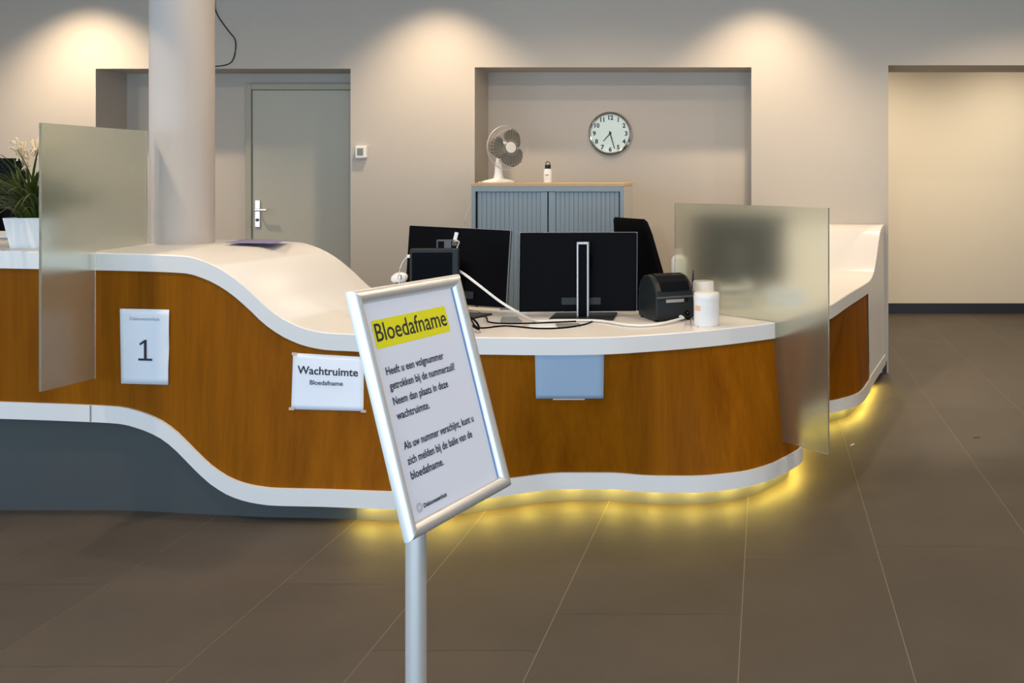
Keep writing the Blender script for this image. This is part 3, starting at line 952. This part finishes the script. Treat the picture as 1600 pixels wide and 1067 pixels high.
tag(MB().lathe([(.021, 0), (.024, .09), (.022, .09), (.019, .004)], 28, Matrix.Translation((cp.x, cp.y, DESK))).build('pen_cup', M['black']), 'small black pen cup half hidden behind label printer and tubs', 'cup')
pz = EYE - (424-CY)/318
pen = thing('ballpoint_pen', 'dark blue pen sticking up behind the white tubs', 'pen', (cp.x-.006, cp.y, DESK+.006))
MB().cyl((0, 0, 0), (.0095, 0, pz-DESK-.02), .0050).build('barrel', M['pen'], pen)
MB().cyl((.0095, 0, pz-DESK-.02), (.010, 0, pz-DESK), .0035, .003).build('push_button', M['pen'], pen)

# white cable from the display to the printer
pl = full(PR) @ Vector((.030, -.145, .016))
pts = [at(703, 417, F/342), at(722, 426, F/346), at(745, 443, F/350), at(780, 470, F/350), at(806, 486, F/350)]
for q in ((835, 495.5), (870, 498), (905, 498.5), (940, 501.5), (985, 508), (1025, 507)):
    dd = dz(q[1], DESK + .008); pts.append(at(q[0], q[1], min(max(dd, 4.4), 4.75)))
    pts[-1].z = DESK + .008 if pts[-1].z > DESK+.006 else max(pts[-1].z, DESK + .008)
pts.append(pl)
tag(MB().tube(pts, .0058, 10, 8).build('data_cable', M['white_cable']), 'thick white cable arching from the small display across the desk to the label printer', 'cable')

def desk_cable(name, label, pp, r, m='black'):
    pts = []
    for x, y, z in pp:
        d = dz(y, DESK + z); pts.append(at(x, y, d))
    o = MB().tube(pts, r, 8, 8).build(name, M[m])
    return tag(o, label, 'cable', 'black cables on the desk')
desk_cable('power_cable', 'black cable running along the front of the desk papers, nearest the edge', [(720, 487, .02), (735, 498, .004), (748, 512, .004), (790, 509, .004), (840, 513, .004), (880, 512, .004), (912, 507, .004), (930, 500, .004)], .0035)
desk_cable('power_cable', 'black cable looping behind the front cable beside the sign top', [(722, 484, .012), (748, 488, .004), (760, 496, .012), (764, 503, .012), (790, 505.5, .012), (830, 505, .012), (870, 503.5, .012), (900, 502, .012)], .0035)
desk_cable('power_cable', 'short tangled black cable at the right edge of the sign top', [(718, 498, .03), (728, 492, .025), (744, 503, .02), (748, 514, .02), (736, 508, .022), (726, 503, .02), (720, 512, .02)], .0045)

def flat(name, label, cat, quad, m, th, z=DESK, group=None):
    pts = [at(x, y, dz(y, z + th)) for x, y in quad]
    vs = [Vector((p.x, p.y, z)) for p in pts] + [Vector((p.x, p.y, z+th)) for p in pts]
    o = MB()._add(vs, [(3,2,1,0), (4,5,6,7), (0,1,5,4), (1,2,6,5), (2,3,7,6), (3,0,4,7)]).build(name, M[m])
    return tag(o, label, cat, group)
flat('paper_slip', 'cream paper slip under the left monitor, beside the sign frame', 'paper', [(730, 488), (778, 491), (782, 482), (732, 479)], 'paper_cream', .0015)
flat('paper_slip', 'second cream slip between the two monitors', 'paper', [(781, 493), (826, 494), (822, 485), (784, 484)], 'paper', .0015)
flat('card_box', 'small flat grey card box behind the white cable', 'box', [(782, 501.5), (816, 502), (808, 494.8), (784, 494.8)], 'paper_grey', .010)
flat('label_card', 'white blank card lying between the black cables', 'card', [(828, 512.5), (869, 512.5), (864, 505), (827, 505.5)], 'paper', .003)
flat('label_card', 'grey card lying in front of the right monitor stand', 'card', [(872, 511), (908, 510), (905, 504.5), (868, 505)], 'paper_grey', .002)
flat('brochure', 'lilac brochure lying flat at the back of the high counter beside the column', 'brochure', [(352, 379), (430, 379.5), (452, 374.2), (380, 373.8)], 'purple', .002, 1.1145)

# things behind the right screen
t = thing('letter_tray', 'white letter tray seen blurred below the dark monitor through the right screen', 'tray', (-.17, 5.33, DESK), R(12))
for k in range(3):
    z = .045*k
    b = MB().box((-.085, -.11, z+.002), (.085, .11, z+.006)).box((-.085, -.11, z+.002), (-.080, .11, z+.043)).box((.080, -.11, z+.002), (.085, .11, z+.043)).box((-.085, -.11, z+.002), (.085, -.106, z+.030))
    b.build('tray_shelf', M['white_pl'], t)
tag(MB().box((.0, 5.36, DESK), (.20, 5.58, DESK+.075)).build('paper_stack', M['paper']), 'stack of white paper behind the right frosted screen, beside the letter tray', 'paper')
p = at(1054, 412, 5.6)
t = thing('mug', 'white cup edge showing just left of the right glass screen', 'cup', (p.x+.02, 5.60, DESK))
t.location.y = 5.30; t.location.x = (1059-CX)*5.30/F + .008
MB().lathe([(.028, 0), (.04, .02), (.042, .245), (.036, .255), (.02, .27)], 28).build('body', M['white_pl'], t)
t.name = 'thermos_flask'; t['category'] = 'flask'; t['label'] = 'cream white flask edge showing just left of the right glass screen'
MB().cyl((0, 0, .27), (0, 0, .295), .022).build('stopper', M['pink_white'], t)

# ------------------------------------------------------------------ office chairs
def chair(label, loc, rot, backz, m='fabric'):
    t = thing('office_chair', label, 'chair', loc, rot)
    # local +y is the sitter's forward
    rings = []
    for z, w, y, th in ((.56, .19, -.20, .03), (.70, .235, -.205, .035), (.90, .215, -.235, .032), (backz-.08, .19, -.285, .028), (backz-.015, .175, -.300, .02), (backz, .16, -.304, .008)):
        r = []
        for j in range(20):
            a = 2*math.pi*j/20
            x = w*math.copysign(abs(math.cos(a))**.45, math.cos(a)); q = th*math.copysign(abs(math.sin(a))**.6, math.sin(a))
            r.append(Vector((x, y + q + .35*x*x, z)))
        rings.append(r)
    MB().loft(rings).build('backrest', M[m], t)
    s = []
    for z, k in ((.44, .92), (.455, 1.0), (.50, 1.0), (.515, .93)):
        s.append([Vector((.24*k*math.copysign(abs(math.cos(2*math.pi*j/28))**.5, math.cos(2*math.pi*j/28)), .02+.23*k*math.copysign(abs(math.sin(2*math.pi*j/28))**.5, math.sin(2*math.pi*j/28)), z)) for j in range(28)])
    MB().loft(s).build('seat', M[m], t)
    MB().tube([(0, -.05, .43), (0, -.22, .42), (0, -.30, .50), (0, -.275, .75)], .02, 8).build('back_support', M['black'], t)
    MB().cyl((0, 0, .09), (0, 0, .44), .028).build('gas_column', M['black'], t)
    for k in range(5):
        a = 2*math.pi*k/5 + .3
        p = Vector((math.cos(a)*.29, math.sin(a)*.29, .075))
        MB().cyl((0, 0, .10), p, .026, .018, 10).build('leg', M['black'], t)
        MB().cyl(p + Vector((-math.sin(a)*.022, math.cos(a)*.022, -.045)), p + Vector((math.sin(a)*.022, -math.cos(a)*.022, -.045)), .030, None, 16).build('caster', M['black'], t)
    return t
d = 5.72
c = at(982, 420, d)
th = R(38)
chair('black office chair with tilted high backrest showing above the right monitor', (c.x + .30*math.cos(th), d + .30*math.sin(th), 0), th - R(90), 1.19)

# ------------------------------------------------------------------ tambour cabinet, fan, bottle, clock
def cabinet():
    x0, x1 = (737-CX)/238., (975-CX)/238.
    y0 = 6.72; y1 = y0 + .43; zt = EYE - (286-CY)/238.
    t = thing('tambour_cabinet', 'blue-grey roller-shutter filing cabinet with a beech top in the niche', 'cabinet', ((x0+x1)/2, y0, 0))
    w = (x1-x0)/2
    D = y1 - y0
    MB().box((-w-.002, -.006, zt-.022), (w+.002, D, zt)).build('top_board', M['cab_top'], t, bevel=.002)
    MB().box((-w, 0, 0), (-w+.02, D, zt-.022)).build('side_panel', M['cab_side'], t)
    MB().box((w-.02, 0, 0), (w, D, zt-.022)).build('side_panel', M['cab_side'], t)
    MB().box((-w+.02, D-.015, 0), (w-.02, D, zt-.022)).build('back_panel', M['cab_side'], t)
    f = MB()
    f.box((-w, -.004, 0), (-w+.026, .0, zt-.022)).box((w-.026, -.004, 0), (w, .0, zt-.022)).box((-w+.026, -.004, zt-.055), (w-.026, .02, zt-.022)).box((-w+.02, -.004, 0), (w-.02, .02, .08))
    f.build('front_frame', M['cab'], t)
    for sgn in (-1, 1):
        b = MB()
        xa, xb = (-w+.034, -.004) if sgn < 0 else (.004, w-.034)
        n = 14; step = (xb - xa - .045)/n
        base = xa if sgn < 0 else xa + .045
        pr = []
        for k in range(n):
            a = base + k*step
            pr += [(a, .016), (a+step*.10, .0125), (a+step*.5, .0110), (a+step*.90, .0125)]
        pr += [(base + n*step, .016), (base + n*step, .0235), (base, .0235)]
        b.loft([[Vector((x, y, z)) for x, y in pr] for z in (.08, zt-.056)], True, True, False)
        dd = b.build('shutter_door', M['cab'], t)
        xs = (xb-.045, xb) if sgn < 0 else (xa, xa+.045)
        MB().box((xs[0], .004, .08), (xs[1], .024, zt-.056)).build('door_edge_strip', M['cab'], dd, bevel=.003)
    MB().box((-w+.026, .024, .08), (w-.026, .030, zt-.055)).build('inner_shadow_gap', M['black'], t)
    return zt, x0, x1
CABZ, CX0, CX1 = cabinet()

def fan():
    d = 6.90; s = F/d
    c = at(793, 231, d)
    bx = (779-CX)/s
    t = thing('desk_fan', 'white table fan with grey blades on the left of the cabinet', 'fan', (bx, d, CABZ))
    hz = c.z - CABZ
    MB().lathe([(.105, 0), (.108, .006), (.098, .014), (.05, .026), (.025, .032)], 36).build('base', M['white_pl'], t)
    MB().lathe([(.034, .028), (.026, .06), (.022, .14)], 24).build('neck', M['white_pl'], t)
    az = R(-48)      # facing direction: right and towards the viewer
    fd = Vector((math.cos(az), math.sin(az), 0.04)).normalized()
    ctr = Vector((c.x - bx, 0, hz))
    q = fd.to_track_quat('Z', 'Y').to_matrix().to_4x4()
    xf = Matrix.Translation(ctr) @ q
    back = xf @ Vector((0, 0, -.16))
    MB().lathe([(.01, -.155), (.035, -.148), (.045, -.11), (.045, -.05), (.03, -.03)], 24, xf).build('motor_housing', M['white_pl'], t)
    MB().cyl((0, 0, .12), xf @ Vector((0, 0, -.10)), .02, .024, 14).build('tilt_joint', M['white_pl'], t)
    Rg = .150
    g = MB()
    for rr, zz in ((Rg, 0), (Rg, .006), (Rg*.8, .030), (.05, .046), (Rg*.8, -.034)):
        g.ring(rr, .0024 if rr == Rg else .0009, xf @ Matrix.Translation((0, 0, zz)), 44, 5)
    n = 34
    for k in range(n):
        a = 2*math.pi*k/n
        for sg in (1, -1):
            pts = []
            for rr, zz in ((.035, .047), (.08, .043), (.12, .030), (Rg, .002)):
                tw = a + sg*.15*(Rg-rr)/Rg
                pts.append(xf @ Vector((rr*math.cos(tw), rr*math.sin(tw), sg*zz)))
            g.tube(pts, .0006, 4, 3)
    g.build('grille', M['grille'], t)
    MB().lathe([(.0, .052), (.034, .052), (.038, .048), (.036, .044)], 28, xf).build('badge_disc', M['white_pl'], t)
    MB().lathe([(.026, -.02), (.030, .01), (.02, .022)], 24, xf).build('hub', M['fan_blade'], t)
    for k in range(3):
        a0 = 2*math.pi*k/3 + .95
        gr = []
        for i in range(9):
            r_ = .022 + (.134-.022)*i/8
            half = .36 + .52*math.sin(math.pi*min(1, i/8*.85+.12))
            row = []
            for j in range(9):
                u = j/8*2 - 1
                wdt = half*(1 - .55*max(0, (i-5)/3)**2*u*u)
                a = a0 + wdt*u*1.15 + .12*i/8
                row.append(xf @ Vector((r_*math.cos(a), r_*math.sin(a), .014*u + .002)))
            gr.append(row)
        MB().grid(gr).build('blade', M['fan_blade'], t, solid=.002)
    # mains lead hanging over the left side of the cabinet
    left = (737-CX)/238.-bx
    MB().tube([(-.05, .03, .01), (left+.01, .02, .006), (left-.012, .0, -.01), (left-.04, -.02, -.12), (left-.09, -.02, -.26), (left-.10, -.02, -.5), (left-.09, .1, -.9), (left-.05, .2, -1.25)], .0022).build('mains_lead', M['white_cable'], t)
fan()

def bottle():
    d = 6.88; p = at(856, 288, d)
    t = thing('water_bottle', 'white drinking bottle with dark looped cap on the cabinet', 'bottle', (p.x, d, CABZ))
    MB().lathe([(.025, 0), (.027, .004), (.027, .012), (.025, .016), (.027, .022), (.027, .080), (.020, .094)], 28).build('body', M['white_pl'], t)
    MB().lathe([(.019, .092), (.0195, .118), (.016, .122)], 24).build('cap', M['charcoal'], t)
    MB().ring(.014, .003, Matrix.Translation((0, 0, .128)) @ Matrix.Rotation(R(90), 4, 'X'), 24, 6).build('cap_loop', M['dark_grey'], t)
    e = MB()
    for x in (-.009, .002): e.box((x, -.0278, .048), (x+.007, -.0262, .056))
    e.build('printed_mark', M['dark_grey'], t)
bottle()

def clock():
    s = F / (BACK_Y - .02); p = at(953.5, 208.5, BACK_Y - .02)
    r = 34.0/s
    t = thing('wall_clock', 'round silver wall clock on the niche wall', 'clock', (p.x, BACK_Y, p.z))
    xf = Matrix.Rotation(R(90), 4, 'X')            # local z -> -y (towards the room)
    MB().lathe([(r*.93, .0), (r*.99, .008), (r, .022), (r*.985, .034), (r*.93, .040), (r*.885, .036), (r*.875, .020)], 64, xf, caps=False).build('rim', M['chrome'], t)
    MB().lathe([(r*.9, .001), (r*.9, .018), (r*.001, .0185)], 64, xf).build('dial', M['clock_face'], t)
    for k in range(1, 13):
        vs, fs = text_mesh(str(k), r*.28, 'CENTER', .0016)
        ym = (max(v[1] for v in vs) + min(v[1] for v in vs))/2
        a = R(90 - 30*k); cx, cz = r*.73*math.cos(a), r*.73*math.sin(a)
        MB()._add([(cx + x, -.0195, cz + y - ym) for x, y in vs], fs).build('numeral', M['ink'], t, auto=False)
    def hand(name, ang, ln, w, m, yy):
        a = R(ang); dx, dz_ = math.sin(a), math.cos(a); nx, nz = dz_, -dx
        P = [(-dx*ln*.15 + nx*w, -dz_*ln*.15 + nz*w), (dx*ln + nx*w*.6, dz_*ln + nz*w*.6), (dx*ln - nx*w*.6, dz_*ln - nz*w*.6), (-dx*ln*.15 - nx*w, -dz_*ln*.15 - nz*w)]
        vs = [(x, yy, z) for x, z in P] + [(x, yy-.0015, z) for x, z in P]
        MB()._add(vs, [(3,2,1,0), (4,5,6,7), (0,1,5,4), (1,2,6,5), (2,3,7,6), (3,0,4,7)]).build(name, M[m], t)
    hand('minute_hand', 164, r*.74, .0042, 'charcoal', -.024)
    hand('hour_hand', 222, r*.48, .005, 'dark_grey', -.021)
    MB().lathe([(.008, .018), (.008, .028)], 16, xf).build('hand_pin', M['charcoal'], t)
    m = MB()
    for k in range(60):
        a = 2*math.pi*k/60
        L = .006 if k % 5 == 0 else .003
        c0, s0 = math.cos(a), math.sin(a)
        m._add([(r*.86*c0 - s0*.0008, -.0192, r*.86*s0 + c0*.0008), (r*.86*c0 + s0*.0008, -.0192, r*.86*s0 - c0*.0008), ((r*.86-L)*c0 + s0*.0008, -.0192, (r*.86-L)*s0 - c0*.0008), ((r*.86-L)*c0 - s0*.0008, -.0192, (r*.86-L)*s0 + c0*.0008)], [(0,1,2,3)])
    m.build('minute_marks', M['ink'], t)
clock()

def thermostat():
    p = at(566, 237.5, WALL_Y)
    t = thing('thermostat', 'small white room thermostat on the wall right of the door alcove', 'thermostat', (p.x, WALL_Y, p.z))
    MB().box((-.039, -.034, -.044), (.039, 0, .044)).build('housing', M['white_pl'], t, bevel=.007, seg=3)
    MB().box((-.024, -.0355, -.026), (.020, -.033, .026)).build('display', M['lcd'], t, bevel=.001)
    MB().box((-.036, -.030, -.046), (.028, -.004, -.042)).build('dial', M['white_pl'], t)
thermostat()

pts = [at(333, -60, WALL_Y-.006), at(335, 0, WALL_Y-.006), at(339, 22, WALL_Y-.006), at(355, 46, WALL_Y-.006), at(367, 62, WALL_Y-.006), at(367.5, 80, WALL_Y-.006), at(362, 96, WALL_Y-.006), at(350, 102, WALL_Y-.006), at(330, 104, WALL_Y-.006)]
tag(MB().tube(pts, .0038, 8, 8).build('hanging_cable', M['charcoal']), 'loose dark cable hanging down the wall beside the column', 'cable')

# ------------------------------------------------------------------ plant
def plant():
    d = 4.50; p = at(55, 380, d); z0 = 1.115
    t = thing('potted_plant', 'grassy plant with cream plumes in a white square pot, beside the left screen', 'plant', (p.x, d, z0), R(8))
    def sq(h, z): return [Vector((x*h, y*h, z)) for x, y in ((-1,-1),(1,-1),(1,1),(-1,1))]
    MB().loft([sq(.066, 0), sq(.086, .135), sq(.080, .135), sq(.076, .115)], True, True, False).build('pot', M['white_pl'], t, bevel=.004)
    MB().loft([sq(.073, .112), sq(.070, .120)], True, True, False).build('soil', M['soil'], t)
    rnd = random.Random(3)
    b = MB()
    for k in range(260):
        a = rnd.random()*2*math.pi; L = rnd.uniform(.20, .44); lean = rnd.uniform(.35, 1.5)
        w = rnd.uniform(.003, .0065)
        base = Vector((rnd.uniform(-.045, .045), rnd.uniform(-.045, .045), .117))
        dirh = Vector((math.cos(a), math.sin(a), 0)); side = Vector((-math.sin(a), math.cos(a), 0))
        g = []
        for i in range(9):
            u = i/8
            q = base + dirh*(L*lean*u*(.5+.5*u)) + Vector((0, 0, L*(u - .62*lean*u*u)))
            ww = w*(1 - u**2)**.5 if u < 1 else 0
            q.z = max(q.z, .05 if (q-base).length > .1 else q.z)
            if q.x > .23: q.x = .23 + (q.x - .23)*.2
            g.append([q - side*ww, q + Vector((0, 0, -.001)), q + side*ww])
        b.grid(g)
    b.build('foliage', M['leaf'], t)
    for k in range(9):
        a = rnd.random()*2*math.pi; L = rnd.uniform(.26, .37); lean = rnd.uniform(.1, .5)
        dirh = Vector((math.cos(a), math.sin(a), 0))
        pts = [Vector((0, 0, .117)) + dirh*(L*lean*u*u) + Vector((0, 0, L*u)) for u in (0, .3, .6, .85, 1)]
        f = MB(); f.tube(pts[:4], .0018, 5, 3)
        tip = pts[-2]
        for m_ in range(26):
            dd = (pts[-1]-pts[-2]).normalized()*rnd.uniform(-.02, .09) + Vector((rnd.gauss(0, .014), rnd.gauss(0, .014), rnd.gauss(0, .008)))
            f.tube([tip, tip + dd*.6 + Vector((0, 0, .012)), tip + dd], .0035, 4, 2)
        f.build('flower_plume', M['flower'], t)
plant()
# paper tray left of the pot
flat('keyboard_tray', 'white tray with dark underside on the high counter at the left edge', 'tray', [(-40, 366), (19, 366), (22, 354), (-40, 354)], 'white_pl', .02, 1.114)

# ------------------------------------------------------------------ ceiling downlights
for k, (x, y, z) in enumerate(DOWNLIGHTS):
    t = thing('ceiling_downlight', 'round recessed ceiling downlight', 'light', (x, y, z), 0, 'recessed ceiling downlights')
    MB().lathe([(.075, -.012), (.085, -.010), (.088, 0), (.07, 0)], 28).build('trim_ring', M['white_pl'], t)
    MB().lathe([(.070, -.004), (.070, -.002)], 28).build('lens', M['lens'], t)

# scraps of paper on the floor
for (x, y, sc, lab) in ((1332, 696, .012, 'tiny white paper scrap on the floor right of the glass screen'), (1526, 684, .022, 'thin dark scrap on the floor at far right')):
    p = at(x, y, dz(y, 0))
    o = MB()._add([Vector((p.x-sc, p.y-.01, .001)), Vector((p.x+sc, p.y+.01, .004)), Vector((p.x+sc*.9, p.y+.02, .006)), Vector((p.x-sc*.8, p.y+.003, .003))], [(0, 1, 2, 3)]).build('paper_scrap', M['paper' if x < 1400 else 'charcoal'], solid=.001)
    tag(o, lab, 'scrap')
